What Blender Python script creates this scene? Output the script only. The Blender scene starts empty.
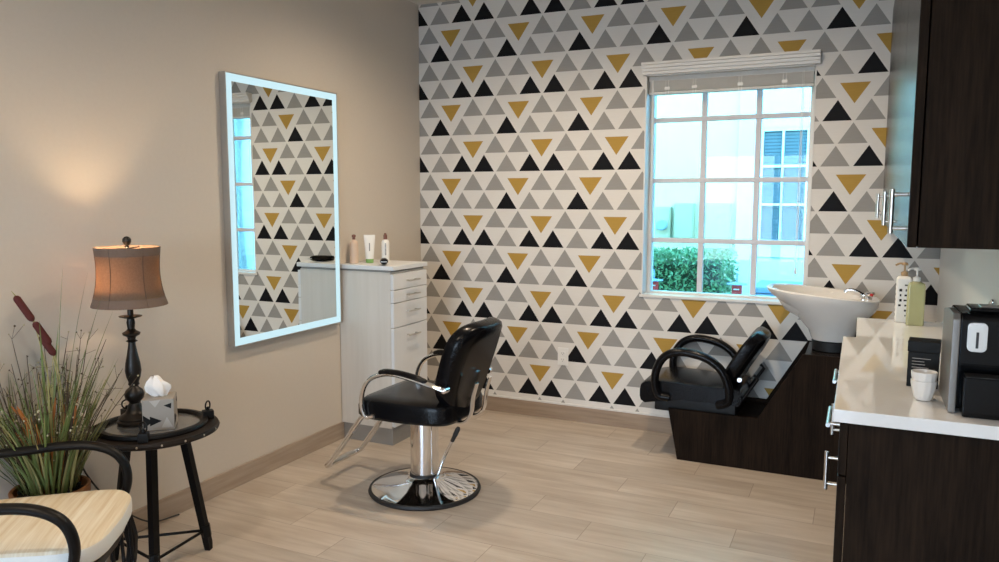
import bpy, bmesh, math, random
from mathutils import Vector, Matrix
from math import sin, cos, pi, radians
random.seed(7)
SC = bpy.context.scene
COL = SC.collection

# ------------------------------------------------------------------ materials
class NT:
    def __init__(s, m):
        s.t = m.node_tree; s.n = s.t.nodes; s.l = s.t.links
    def new(s, typ, **kw):
        n = s.n.new(typ)
        for k, v in kw.items(): setattr(n, k, v)
        return n
    def put(s, sock, v):
        if hasattr(v, 'is_linked') or isinstance(v, bpy.types.NodeSocket): s.l.new(v, sock)
        else: sock.default_value = v
    def m(s, op, a, b=0.0, c=None):
        n = s.new('ShaderNodeMath', operation=op)
        s.put(n.inputs[0], a); s.put(n.inputs[1], b)
        if c is not None: s.put(n.inputs[2], c)
        return n.outputs[0]
    def mix(s, f, a, b):
        n = s.new('ShaderNodeMix', data_type='RGBA')
        s.put(n.inputs[0], f); s.put(n.inputs[6], a); s.put(n.inputs[7], b)
        return n.outputs[2]
    def xyz(s):
        tc = s.new('ShaderNodeTexCoord'); sp = s.new('ShaderNodeSeparateXYZ')
        s.l.new(tc.outputs['Object'], sp.inputs[0])
        return tc.outputs['Object'], sp.outputs[0], sp.outputs[1], sp.outputs[2]
    def noise(s, vec, scale=5, detail=3, rough=.5, stretch=None):
        if stretch:
            mp = s.new('ShaderNodeMapping'); s.l.new(vec, mp.inputs[0]); mp.inputs['Scale'].default_value = stretch
            vec = mp.outputs[0]
        n = s.new('ShaderNodeTexNoise'); s.l.new(vec, n.inputs['Vector'])
        n.inputs['Scale'].default_value = scale; n.inputs['Detail'].default_value = detail; n.inputs['Roughness'].default_value = rough
        return n.outputs['Fac']
    def bump(s, h, strength=.1, dist=.002):
        b = s.new('ShaderNodeBump'); s.l.new(h, b.inputs['Height'])
        b.inputs['Strength'].default_value = strength; b.inputs['Distance'].default_value = dist
        return b.outputs[0]

def c4(c): return (c[0], c[1], c[2], 1.0)
MATS = {}
def mat(name, col, rough=.5, metal=0., var=.08, scale=30., stretch=None, bump=0., coat=0., spec=.5, trans=0., emit=None, est=0., sheen=0.):
    if name in MATS: return MATS[name]
    m = bpy.data.materials.new(name); m.use_nodes = True
    t = NT(m); p = t.n['Principled BSDF']
    v, x, y, z = t.xyz()
    f = t.noise(v, scale, 4, .55, stretch)
    a = c4([max(0, k*(1-var)) for k in col]); b = c4([min(1, k*(1+var)) for k in col])
    t.l.new(t.mix(f, a, b), p.inputs['Base Color'])
    p.inputs['Roughness'].default_value = rough; p.inputs['Metallic'].default_value = metal
    p.inputs['Coat Weight'].default_value = coat; p.inputs['Specular IOR Level'].default_value = spec
    p.inputs['Transmission Weight'].default_value = trans
    if emit: p.inputs['Emission Color'].default_value = c4(emit); p.inputs['Emission Strength'].default_value = est
    if bump: t.l.new(t.bump(f, bump), p.inputs['Normal'])
    MATS[name] = m
    return m

def wood(name, c1, c2, axis='z', rough=.4, scale=6., spec=.5, coat=0.):
    if name in MATS: return MATS[name]
    m = bpy.data.materials.new(name); m.use_nodes = True
    t = NT(m); p = t.n['Principled BSDF']; v, x, y, z = t.xyz()
    st = {'x': (.06, 1, 1), 'y': (1, .06, 1), 'z': (1, 1, .06)}[axis]
    f = t.noise(v, scale*12, 5, .6, st); g = t.noise(v, scale*2, 2, .5, st)
    h = t.m('ADD', t.m('MULTIPLY', f, .65), t.m('MULTIPLY', g, .35))
    r = t.new('ShaderNodeValToRGB'); t.l.new(h, r.inputs[0])
    r.color_ramp.elements[0].position = .36; r.color_ramp.elements[0].color = c4(c1)
    r.color_ramp.elements[1].position = .64; r.color_ramp.elements[1].color = c4(c2)
    t.l.new(r.outputs[0], p.inputs['Base Color'])
    p.inputs['Roughness'].default_value = rough; p.inputs['Specular IOR Level'].default_value = spec
    p.inputs['Coat Weight'].default_value = coat; p.inputs['Coat Roughness'].default_value = .08
    t.l.new(t.bump(f, .05, .001), p.inputs['Normal'])
    MATS[name] = m
    return m

def wallpaper_mat():
    m = bpy.data.materials.new('triangle wallpaper'); m.use_nodes = True
    t = NT(m); p = t.n['Principled BSDF']; vec, x, y, z = t.xyz(); M = t.m
    u = M('SUBTRACT', M('DIVIDE', x, .165), 1.5)
    v = M('DIVIDE', M('SUBTRACT', 2.5988, z), .165*.7451)
    row = M('FLOOR', v); fv = M('FRACT', v)
    r2 = M('FLOORED_MODULO', row, 2.0); r4 = M('FLOORED_MODULO', row, 4.0)
    uo = M('SUBTRACT', u, M('MULTIPLY', r2, .5))
    k = M('ROUND', uo); s = M('ABSOLUTE', M('SUBTRACT', uo, k)); k3 = M('FLOORED_MODULO', k, 3.0)
    up = M('MULTIPLY', M('LESS_THAN', M('MULTIPLY', s, 2.0), M('SUBTRACT', M('MULTIPLY', fv, .99), .055)), M('LESS_THAN', fv, .965))
    def eq(a, b): return M('COMPARE', a, float(b), .1)
    goldslot = M('ADD', M('MULTIPLY', eq(r4, 0), eq(k3, 0)), M('MULTIPLY', eq(r4, 2), eq(k3, 1)))
    black = M('ADD', M('MULTIPLY', eq(r4, 1), eq(k3, 2)), M('MULTIPLY', eq(r4, 3), M('LESS_THAN', k3, 1.5)))
    up = M('MULTIPLY', up, M('SUBTRACT', 1.0, goldslot))
    # gold: inset inverted triangle which runs a little into the row below
    kg = M('ROUND', u); kg3 = M('FLOORED_MODULO', kg, 3.0); tt = M('ADD', fv, r2)
    gate = M('ADD', M('MULTIPLY', M('LESS_THAN', r4, 1.5), eq(kg3, 0)), M('MULTIPLY', M('GREATER_THAN', r4, 1.5), eq(kg3, 1)))
    gold = M('MULTIPLY', gate, M('MULTIPLY', M('GREATER_THAN', tt, .33),
             M('LESS_THAN', M('ABSOLUTE', M('SUBTRACT', u, kg)), M('MULTIPLY', .508, M('SUBTRACT', 1.235, tt)))))
    streak = t.noise(vec, 90, 3, .6, (.15, 1, 2.5))
    wh = t.mix(streak, (.66, .635, .60, 1), (.74, .715, .68, 1))
    gy = t.mix(streak, (.275, .265, .25, 1), (.34, .33, .315, 1))
    bk = t.mix(streak, (.0035, .0035, .0045, 1), (.007, .007, .009, 1))
    gd = t.mix(streak, (.37, .225, .045, 1), (.48, .30, .07, 1))
    c = t.mix(up, wh, gy); c = t.mix(M('MULTIPLY', up, black), c, bk); c = t.mix(gold, c, gd)
    t.l.new(c, p.inputs['Base Color'])
    p.inputs['Roughness'].default_value = .6; p.inputs['Specular IOR Level'].default_value = .16
    t.l.new(t.bump(streak, .05, .001), p.inputs['Normal'])
    return m

def floor_mat():
    m = bpy.data.materials.new('wood look plank tile'); m.use_nodes = True
    t = NT(m); p = t.n['Principled BSDF']; vec, x, y, z = t.xyz(); M = t.m
    ry = M('DIVIDE', M('ADD', y, 1.26), .2); row = M('FLOOR', ry); fy = M('FRACT', ry)
    xs = M('ADD', M('DIVIDE', M('SUBTRACT', x, 2.05), .9), M('DIVIDE', row, 3.0)); cid = M('FLOOR', xs); fx = M('FRACT', xs)
    grout = M('MAXIMUM', M('LESS_THAN', fy, .013), M('LESS_THAN', fx, .0035))
    cb = t.new('ShaderNodeCombineXYZ'); t.l.new(row, cb.inputs[0]); t.l.new(cid, cb.inputs[1])
    wn = t.new('ShaderNodeTexWhiteNoise', noise_dimensions='2D'); t.l.new(cb.outputs[0], wn.inputs[0])
    off = t.new('ShaderNodeVectorMath', operation='MULTIPLY_ADD'); t.l.new(wn.outputs[1], off.inputs[0]); off.inputs[1].default_value = (7, 7, 7); t.l.new(vec, off.inputs[2])
    g1 = t.noise(off.outputs[0], 26, 6, .62, (.09, 1, 1)); g2 = t.noise(off.outputs[0], 5, 3, .5, (.35, 1, 1))
    h = M('ADD', M('MULTIPLY', g1, .55), M('MULTIPLY', g2, .45))
    r = t.new('ShaderNodeValToRGB'); t.l.new(h, r.inputs[0]); e = r.color_ramp.elements
    e[0].position = .33; e[0].color = (.36, .295, .235, 1); e[1].position = .66; e[1].color = (.55, .485, .42, 1)
    tone = M('ADD', .92, M('MULTIPLY', wn.outputs[0], .14))
    hs = t.new('ShaderNodeHueSaturation'); t.l.new(r.outputs[0], hs.inputs['Color']); t.l.new(tone, hs.inputs['Value'])
    c = t.mix(M('MULTIPLY', grout, .75), hs.outputs[0], (.21, .165, .13, 1))
    t.l.new(c, p.inputs['Base Color'])
    t.l.new(M('ADD', .27, M('MULTIPLY', g1, .12)), p.inputs['Roughness'])
    p.inputs['Specular IOR Level'].default_value = .55
    t.l.new(t.bump(M('SUBTRACT', M('MULTIPLY', g1, .25), grout), .12, .002), p.inputs['Normal'])
    return m

def glass_mat(name, tint, refl=1.0):
    m = bpy.data.materials.new(name); m.use_nodes = True
    t = NT(m); t.n.remove(t.n['Principled BSDF']); out = t.n['Material Output']
    tr = t.new('ShaderNodeBsdfTransparent'); gl = t.new('ShaderNodeBsdfGlossy'); gl.inputs['Roughness'].default_value = .02
    v, x, y, z = t.xyz(); f = t.noise(v, 2, 1)
    t.l.new(t.mix(f, c4(tint), c4([min(1, k*1.02) for k in tint])), tr.inputs[0])
    fr = t.new('ShaderNodeFresnel'); fr.inputs[0].default_value = 1.45
    mx = t.new('ShaderNodeMixShader'); t.l.new(t.m('MULTIPLY', fr.outputs[0], refl), mx.inputs[0]); t.l.new(tr.outputs[0], mx.inputs[1]); t.l.new(gl.outputs[0], mx.inputs[2])
    t.l.new(mx.outputs[0], out.inputs[0])
    return m

def shade_mat():
    m = bpy.data.materials.new('linen lamp shade'); m.use_nodes = True
    t = NT(m); t.n.remove(t.n['Principled BSDF']); out = t.n['Material Output']
    v, x, y, z = t.xyz(); f = t.noise(v, 160, 3, .7, (1, 1, 1))
    c = t.mix(f, (.20, .135, .095, 1), (.33, .235, .17, 1))
    d = t.new('ShaderNodeBsdfDiffuse'); tr = t.new('ShaderNodeBsdfTranslucent'); mx = t.new('ShaderNodeMixShader'); mx.inputs[0].default_value = .5
    t.l.new(c, d.inputs[0]); t.l.new(c, tr.inputs[0]); t.l.new(d.outputs[0], mx.inputs[1]); t.l.new(tr.outputs[0], mx.inputs[2]); t.l.new(mx.outputs[0], out.inputs[0])
    return m

def stripe_mat():
    m = bpy.data.materials.new('cream striped cushion cloth'); m.use_nodes = True
    t = NT(m); p = t.n['Principled BSDF']; v, x, y, z = t.xyz()
    f = t.noise(v, 9, 4, .65, (5, .15, 1))
    r = t.new('ShaderNodeValToRGB'); t.l.new(f, r.inputs[0]); e = r.color_ramp.elements
    e[0].position = .32; e[0].color = (.58, .45, .28, 1); e[1].position = .62; e[1].color = (.76, .69, .55, 1)
    g = t.noise(v, 300, 2); t.l.new(r.outputs[0], p.inputs['Base Color']); p.inputs['Roughness'].default_value = .85
    t.l.new(t.bump(g, .15, .001), p.inputs['Normal'])
    return m

def blinds_mat():
    m = bpy.data.materials.new('half closed blind slats'); m.use_nodes = True
    t = NT(m); p = t.n['Principled BSDF']; v, x, y, z = t.xyz()
    f = t.m('FRACT', t.m('DIVIDE', z, .032)); g = t.m('GREATER_THAN', f, .35)
    t.l.new(t.mix(g, (.05, .075, .10, 1), (.12, .16, .19, 1)), p.inputs['Base Color']); p.inputs['Roughness'].default_value = .5
    return m

M_paint = mat('warm beige wall paint', (.60, .545, .475), .7, var=.03, scale=60, bump=.04)
M_white_paint = mat('white wall paint', (.74, .76, .77), .6, var=.02, scale=60, bump=.03)
M_ceil = mat('ceiling paint', (.72, .68, .62), .9, var=.02, scale=80, bump=.05)
M_paper = wallpaper_mat()
M_floor = floor_mat()
M_base = wood('wood look baseboard tile', (.26, .185, .125), (.36, .27, .195), 'x', .4, 5)
M_base_y = wood('wood look baseboard tile along', (.31, .24, .18), (.41, .33, .26), 'y', .4, 5)
M_trim = mat('white painted trim', (.70, .68, .65), .4, var=.03, scale=20)
M_vinyl = mat('white vinyl window bar', (.60, .60, .64), .4, var=.02)
M_blind = mat('off white blind slat', (.62, .61, .58), .45, var=.05)
M_dark = wood('espresso wood laminate', (.006, .0036, .0022), (.021, .0125, .0075), 'z', .6, 9, .06)
M_gloss = wood('glossy espresso door front', (.008, .006, .005), (.016, .012, .010), 'z', .27, 7, .3)
M_quartz = mat('white quartz', (.74, .735, .73), .05, var=.03, scale=70, spec=.6, coat=.3)
M_steel = mat('brushed steel', (.62, .60, .57), .28, 1., var=.06, scale=80, stretch=(1, 1, .05))
M_chrome = mat('polished chrome', (.80, .80, .81), .06, 1., var=.02)
M_blkmetal = mat('black iron', (.005, .0045, .0045), .42, .0, var=.3, scale=25, bump=.05, spec=.2)
M_bronze = mat('dark bronze lamp metal', (.012, .009, .007), .4, .3, var=.5, scale=35, bump=.1)
M_vinylblk = mat('black vinyl upholstery', (.004, .004, .005), .24, var=.2, scale=200, bump=.03, spec=.16)
M_rubber = mat('black rubber', (.012, .012, .013), .55, var=.1)
M_plastic = mat('gloss black plastic', (.003, .003, .0035), .16, var=.1, spec=.22)
M_white_lam = wood('pale wood grain laminate', (.60, .57, .52), (.66, .63, .585), 'z', .42, 2.5)
M_drawer = mat('white drawer laminate', (.72, .74, .76), .35, var=.02)
M_greykick = mat('grey plinth laminate', (.26, .25, .235), .45, var=.06)
M_ceramic = mat('white glazed ceramic', (.78, .76, .73), .08, var=.02, coat=.4)
M_silver = mat('satin aluminium frame', (.42, .40, .37), .42, .6, var=.03)
M_led = mat('lit frosted light strip', (.12, .16, .17), .4, var=.01, emit=(.62, .90, 1.0), est=.52)
M_mirror = mat('silvered mirror glass', (.80, .84, .83), .004, 1., var=.005)
M_pane = glass_mat('tinted window pane', (.50, .75, .76), .8)
M_pane_clear = glass_mat('clear glass pane', (.95, .97, 1.0), .8)
M_shade = shade_mat()
M_shade_trim = mat('shade trim band', (.15, .10, .075), .8, var=.15, scale=120)
M_seam = mat('shade seam', (.10, .065, .045), .8)
M_cushion = stripe_mat()
M_piping = mat('white cushion band', (.72, .71, .67), .85, var=.05, scale=150)
M_terra = mat('terracotta', (.34, .14, .05), .65, var=.25, scale=14, bump=.1)
M_soil = mat('dark moss soil', (.025, .02, .012), .95, var=.6, scale=60, bump=.5)
M_grass = mat('green grass blade', (.14, .19, .055), .55, var=.45, scale=9)
M_olive = mat('olive grass blade', (.34, .31, .12), .6, var=.4, scale=9)
M_orange = mat('orange dried leaf', (.42, .15, .035), .7, var=.35, scale=15)
M_brownstem = mat('brown twig', (.07, .045, .025), .7, var=.3)
M_cattail = mat('red brown cattail', (.075, .008, .006), .8, var=.3, scale=120, bump=.2)
M_petal = mat('cream bud', (.42, .38, .25), .7, var=.15)
M_tissue = mat('soft white tissue', (.82, .80, .78), .9, var=.03)
M_card = mat('taupe printed card', (.30, .27, .235), .6, var=.08, scale=12)
M_cardblk = mat('black printed card', (.004, .004, .004), .55, spec=.2)
M_cardgrey = mat('grey printed card', (.42, .39, .36), .6)
M_traygrey = mat('grey galvanised tray top', (.22, .225, .23), .16, .5, var=.25, scale=8)
M_disttop = mat('worn dark table wood', (.012, .008, .006), .5, var=.6, scale=14, bump=.1, spec=.2)
M_brass = mat('worn rivet', (.45, .38, .30), .4, .8)
M_whiteplastic = mat('white plastic', (.78, .77, .74), .35, var=.03)
M_peach = mat('peach bottle plastic', (.62, .47, .36), .35, var=.05)
M_green = mat('green tube band', (.22, .42, .12), .4)
M_greyink = mat('grey printed ink', (.20, .20, .21), .6)
M_cap = mat('dark copper cap', (.16, .06, .04), .4)
M_soap = mat('yellow green liquid soap', (.66, .66, .36), .08, var=.06, trans=.4, coat=.5)
M_cup = mat('white fluted porcelain', (.74, .71, .67), .25, var=.03)
M_red = mat('red paint', (.55, .04, .04), .4)
M_can = mat('warm lit downlight lens', (1, .9, .8), .4, emit=(1, .80, .58), est=6.)
M_bulb = mat('warm bulb glass', (1, .8, .6), .4, emit=(1, .62, .30), est=12.)
# outdoors
M_stucco = mat('cream stucco', (.80, .70, .48), .9, var=.04, scale=40, bump=.2)
M_stucco_w = mat('pale white stucco', (.78, .82, .86), .9, var=.03, scale=40, bump=.2)
M_outwin = blinds_mat()
M_outframe = mat('white outdoor window frame', (.80, .82, .85), .5)
M_leaf = mat('hedge leaf', (.15, .30, .13), .5, var=.6, scale=25)
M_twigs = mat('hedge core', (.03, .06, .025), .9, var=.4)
M_gravel = mat('grey asphalt ground', (.17, .165, .16), .95, var=.3, scale=60, bump=.3)
M_beigebox = mat('beige meter box', (.50, .44, .29), .6, var=.04)
M_bluegrey = mat('blue grey plastic', (.23, .33, .50), .5, var=.06)
M_meter = mat('grey blue dial', (.30, .42, .52), .4)

# ------------------------------------------------------------------ mesh building
def cr(pts, sub=8, closed=False):
    P = [Vector(p) for p in pts]; n = len(P); out = []
    rng = range(n if closed else n-1)
    for i in rng:
        if closed: p0, p1, p2, p3 = P[(i-1) % n], P[i], P[(i+1) % n], P[(i+2) % n]
        else:
            p1, p2 = P[i], P[i+1]; p0 = P[i-1] if i > 0 else p1*2-p2; p3 = P[i+2] if i+2 < n else p2*2-p1
        for k in range(sub):
            t = k/sub
            out.append(.5*((2*p1)+(p2-p0)*t+(2*p0-5*p1+4*p2-p3)*t*t+(3*p1-p0-3*p2+p3)*t**3))
    if not closed: out.append(P[-1].copy())
    return out

class MB:
    def __init__(s): s.v = []; s.f = []; s.mi = []
    def add(s, V, F, mi=0, M=None):
        b = len(s.v)
        s.v += [tuple(M @ Vector(p)) if M else tuple(p) for p in V]
        s.f += [tuple(i+b for i in f) for f in F]; s.mi += [mi]*len(F)
        return s
    def frombm(s, bm, mi=0, M=None):
        bm.verts.index_update()
        V = [v.co.copy() for v in bm.verts]; F = [[v.index for v in f.verts] for f in bm.faces]; bm.free()
        return s.add(V, F, mi, M)
    def box(s, c, d, bev=0., mi=0, M=None, seg=2):
        bm = bmesh.new(); bmesh.ops.create_cube(bm, size=1)
        for v in bm.verts: v.co = Vector((v.co.x*d[0]+c[0], v.co.y*d[1]+c[1], v.co.z*d[2]+c[2]))
        if bev: bmesh.ops.bevel(bm, geom=bm.edges[:], offset=min(bev, min(d)*.49), segments=seg, affect='EDGES', profile=.5)
        return s.frombm(bm, mi, M)
    def span(s, a, b, bev=0., mi=0, M=None, seg=2):
        return s.box([(a[i]+b[i])/2 for i in range(3)], [abs(b[i]-a[i]) for i in range(3)], bev, mi, M, seg)
    def prism(s, poly, axis, a, b, mi=0, bev=0., M=None):
        def P(q, t): return {'x': (t, q[0], q[1]), 'y': (q[0], t, q[1]), 'z': (q[0], q[1], t)}[axis]
        bm = bmesh.new(); A = [bm.verts.new(P(q, a)) for q in poly]; B = [bm.verts.new(P(q, b)) for q in poly]; n = len(poly)
        bm.faces.new(A); bm.faces.new(B[::-1])
        for i in range(n): bm.faces.new((A[i], B[i], B[(i+1) % n], A[(i+1) % n]))
        bmesh.ops.recalc_face_normals(bm, faces=bm.faces)
        if bev: bmesh.ops.bevel(bm, geom=bm.edges[:], offset=bev, segments=2, affect='EDGES', profile=.5)
        return s.frombm(bm, mi, M)
    def loft(s, rings, mi=0, M=None, cap=True, closed=False):
        n = len(rings[0]); V = [p for r in rings for p in r]; F = []
        R = len(rings)
        for i in range(R if closed else R-1):
            j = (i+1) % R
            for k in range(n):
                q = (k+1) % n; F.append((i*n+k, i*n+q, j*n+q, j*n+k))
        if cap and not closed: F.append(tuple(range(n))[::-1]); F.append(tuple((R-1)*n+k for k in range(n)))
        return s.add(V, F, mi, M)
    def lathe(s, prof, n=32, c=(0, 0, 0), mi=0, M=None, cap=True):
        return s.loft([[(c[0]+r*cos(2*pi*k/n), c[1]+r*sin(2*pi*k/n), c[2]+z) for k in range(n)] for r, z in prof], mi, M, cap)
    def tube(s, path, r, n=10, mi=0, M=None, closed=False, flat=None, up=(0, 0, 1)):
        P = [Vector(p) for p in path]; N = len(P); rings = []
        T = []
        for i in range(N):
            a = P[i-1] if (i > 0 or closed) else P[i]; b = P[(i+1) % N] if (i < N-1 or closed) else P[i]
            T.append((b-a).normalized())
        u = Vector(up)
        nrm = (u-T[0]*u.dot(T[0]))
        if nrm.length < 1e-3: nrm = Vector((1, 0, 0))-T[0]*T[0].x
        nrm.normalize()
        for i in range(N):
            nrm = nrm-T[i]*nrm.dot(T[i]); nrm.normalize(); bi = T[i].cross(nrm)
            ri = r[i] if isinstance(r, (list, tuple)) else r
            ra, rb = (ri*flat[0], ri*flat[1]) if flat else (ri, ri)
            rings.append([P[i]+nrm*(ra*cos(2*pi*k/n))+bi*(rb*sin(2*pi*k/n)) for k in range(n)])
        return s.loft(rings, mi, M, cap=True, closed=closed)
    def cyl(s, a, b, r, n=16, mi=0, M=None): return s.tube([a, b], r, n, mi, M)
    def ball(s, c, r, n=14, mi=0, M=None, sc=(1, 1, 1)):
        pr = [(max(1e-4, r*sin(pi*i/n)), -r*cos(pi*i/n)) for i in range(n+1)]
        return s.loft([[(c[0]+q*sc[0]*cos(2*pi*k/(2*n)), c[1]+q*sc[1]*sin(2*pi*k/(2*n)), c[2]+z*sc[2]) for k in range(2*n)] for q, z in pr], mi, M)
    def slab(s, outline, prof, mi=0, M=None):
        """outline: closed 2d polygon about 0,0; prof: list of (inset, z)"""
        mx = max(abs(p[0]) for p in outline); my = max(abs(p[1]) for p in outline)
        return s.loft([[(p[0]*(1-i/mx), p[1]*(1-i/my), z) for p in outline] for i, z in prof], mi, M)
    def build(s, name, mats, parent=None, smooth=True, angle=40):
        me = bpy.data.meshes.new(name); me.from_pydata(s.v, [], s.f)
        for m in (mats if isinstance(mats, (list, tuple)) else [mats]): me.materials.append(m)
        me.polygons.foreach_set('material_index', s.mi)
        bm = bmesh.new(); bm.from_mesh(me); bmesh.ops.recalc_face_normals(bm, faces=bm.faces); bm.to_mesh(me); bm.free()
        if smooth:
            me.shade_smooth(); me.set_sharp_from_angle(angle=radians(angle))
        o = bpy.data.objects.new(name, me); COL.objects.link(o)
        if smooth:
            wn = o.modifiers.new('weighted normals', 'WEIGHTED_NORMAL'); wn.keep_sharp = True; wn.weight = 50
        if parent: o.parent = parent
        return o

def rrect(a, b, r, n=6, pw=None):
    """rounded rectangle outline half sizes a, b"""
    out = []
    for cx, cy, t0 in ((a-r, b-r, 0), (-a+r, b-r, pi/2), (-a+r, -b+r, pi), (a-r, -b+r, 3*pi/2)):
        for k in range(n+1): out.append((cx+r*cos(t0+pi/2*k/n), cy+r*sin(t0+pi/2*k/n)))
    return out

def empty(name, loc=(0, 0, 0), rz=0.):
    o = bpy.data.objects.new(name, None); COL.objects.link(o); o.location = loc; o.rotation_euler = (0, 0, rz); o.empty_display_size = .1
    return o
def tag(o, label, cat, group=None, kind=None):
    o['label'] = label; o['category'] = cat
    if group: o['group'] = group
    if kind: o['kind'] = kind
    return o
def struct(o): o['kind'] = 'structure'; return o
def copy_tree(o, parent=None):
    c = o.copy(); COL.objects.link(c)
    if parent: c.parent = parent
    for ch in [k for k in o.children]: copy_tree(ch, c)
    return c

# ------------------------------------------------------------------ the room
W, YB, H = 3.17, -7.2, 2.745         # right wall, rear wall, ceiling
WX0, WX1, WZ0, WZ1 = 1.576, 2.527, .852, 2.178   # window opening
struct(MB().span((-.15, YB-.15, -.12), (W+.15, .22, 0)).build('floor', M_floor, smooth=False))
struct(MB().span((-.15, YB-.15, H), (W+.15, .22, H+.1)).build('ceiling', M_ceil, smooth=False))
struct(MB().span((-.15, YB-.15, 0), (0, .22, H)).build('wall_left', M_paint, smooth=False))
struct(MB().span((W, YB-.15, 0), (W+.15, .22, H)).build('wall_right', M_white_paint, smooth=False))
b = MB(); b.span((0, 0, 0), (WX0, .2, H)); b.span((WX1, 0, 0), (W, .2, H)); b.span((WX0, 0, 0), (WX1, .2, WZ0)); b.span((WX0, 0, WZ1), (WX1, .2, H))
struct(b.build('wall_back', M_paper, smooth=False))
DX0, DX1, DZ1 = .45, 2.85, 2.15
b = MB(); b.span((0, YB-.15, 0), (DX0, YB, H)); b.span((DX1, YB-.15, 0), (W, YB, H)); b.span((DX0, YB-.15, DZ1), (DX1, YB, H))
struct(b.build('wall_front', M_paint, smooth=False))
struct(MB().span((0, YB, 0), (.013, -.0, .10), .002).build('baseboard_left', M_base_y))
struct(MB().span((0.013, -.013, 0), (1.88, 0, .10), .002).build('baseboard_back', M_base))
struct(MB().span((.013, -.0135, .10), (1.9, -.0005, .112), .001).build('trim_1', M_trim))
# glazed entrance behind the camera
d = struct(empty('door_1', (0, YB-.08, 0)))
b = MB()
for x in (DX0+.03, (DX0+DX1)/2-.035, (DX0+DX1)/2+.035, DX1-.03): b.box((x, 0, DZ1/2), (.06, .05, DZ1), .004)
for z in (.06, DZ1-.03): b.box(((DX0+DX1)/2, 0, z), (DX1-DX0-.12, .045, .10 if z < 1 else .06), .004)
b.build('frame', M_silver, d)
MB().span((DX0+.05, -.004, .1), (DX1-.05, .004, DZ1-.05)).build('glass', M_pane_clear, d, smooth=False)

# window in the back wall
w = struct(empty('window_1', (0, 0, 0)))
b = MB(); fy0, fy1 = .115, .155
b.span((WX0, fy0-.01, WZ0), (WX0+.03, fy1+.02, WZ1), .004); b.span((WX1-.03, fy0-.01, WZ0), (WX1, fy1+.02, WZ1), .004)
b.span((WX0+.03, fy0-.01, WZ0), (WX1-.03, fy1+.02, WZ0+.014), .003); b.span((WX0+.03, fy0-.01, WZ1-.03), (WX1-.03, fy1+.02, WZ1), .004)
b.build('window_frame', M_trim, w)
b = MB()
for x in (1.907, 2.219): b.span((x-.016, fy0, WZ0+.02), (x+.016, fy0+.03, WZ1-.02), .003)
for z in (1.187, 1.553, 1.919): b.span((WX0+.02, fy0-.002, z-.014), (WX1-.02, fy0+.028, z+.014), .003)
b.build('glazing_bars', M_vinyl, w)
MB().span((WX0+.01, .143, WZ0+.01), (WX1-.01, .149, WZ1-.01)).build('glass', M_pane, w, smooth=False)
b = MB(); b.span((WX0-.0, -.006, WZ0-.010), (WX1+.0, .11, WZ0+.004), .002); b.span((WX0-.010, -.008, WZ0-.012), (WX1+.010, -.0005, WZ0+.004), .002)
b.build('window_sill', M_trim, w)
b = MB(); b.span((WX0, -.002, WZ0), (WX0+.008, .12, WZ1), .001); b.span((WX1-.008, -.002, WZ0), (WX1, .12, WZ1), .001); b.span((WX0, -.002, WZ1-.008), (WX1, .12, WZ1), .001)
b.build('reveal_lining', M_trim, w)

# raised blind
bl = empty('window_blind', (0, 0, 0)); tag(bl, 'raised white slatted blind bunched at the top of the window, with white moulded valance', 'blind')
pr = [(-.002, 2.176), (-.030, 2.176), (-.032, 2.190), (-.040, 2.194), (-.042, 2.208), (-.052, 2.212), (-.054, 2.226), (-.062, 2.230), (-.062, 2.243), (-.002, 2.243)]
MB().prism(pr, 'x', 1.563, 2.545, 0).build('valance', M_trim, bl, angle=20)
MB().span((WX0+.012, .035, 2.142), (WX1-.012, .085, 2.170), .003).build('headrail', M_blind, bl)
b = MB()
for i in range(13):
    z = 2.139-i*.0045; b.box(((WX0+WX1)/2+random.uniform(-.001, .001), .06, z), (WX1-WX0-.03, .048, .0032), .001, seg=1)
b.build('slats', M_blind, bl)
MB().span((WX0+.014, .034, 2.064), (WX1-.014, .086, 2.081), .004).build('bottom_rail', M_blind, bl)
for x in (1.70, 1.86, 2.12, 2.36): MB().prism([(-.015, 2.09), (-.0095, 2.09), (-.0095, 2.06), (-.0065, 2.06), (-.0065, 2.09), (.0065, 2.09), (.0065, 2.06), (.0095, 2.06), (.0095, 2.09), (.015, 2.09), (.015, 2.106), (.0095, 2.106), (.0095, 2.145), (.0065, 2.145), (.0065, 2.106), (-.0065, 2.106), (-.0065, 2.145), (-.0095, 2.145), (-.0095, 2.106), (-.015, 2.106)], 'y', .030, .0335, M=Matrix.Translation((x, 0, 0))).build('ladder_tape', M_whiteplastic, bl)
MB().cyl((1.615, .03, 2.15), (1.618, .03, 1.55), .0035, 8).build('tilt_wand', M_whiteplastic, bl)
for q in (2.455, 2.462): MB().cyl((q, .03, 2.15), (q, .03, 1.05), .0016, 6).build('lift_cord', M_whiteplastic, bl)
MB().lathe([(.002, .0), (.007, .01), (.005, .035), (.002, .04)], 10, (2.458, .03, 1.012)).build('cord_tassel', M_whiteplastic, bl)

# wall outlet
o = empty('wall_outlet', (1.07, 0, .42)); tag(o, 'white double power outlet low on the triangle wallpaper', 'outlet')
MB().box((0, -.004, 0), (.072, .006, .115), .002).build('cover_plate', M_whiteplastic, o)
for z in (.021, -.021):
    so = MB().prism([(q[0], q[1]+z) for q in rrect(.017, .014, .008)], 'y', -.0105, -.0068).build('socket', M_whiteplastic, o)
    for x in (-.006, .006): MB().box((x, -.0107, z+.003), (.002, .001, .008)).build('slot', M_rubber, so)
    MB().cyl((0, -.0105, z-.008), (0, -.0112, z-.008), .0022, 8).build('slot', M_rubber, so)

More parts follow.
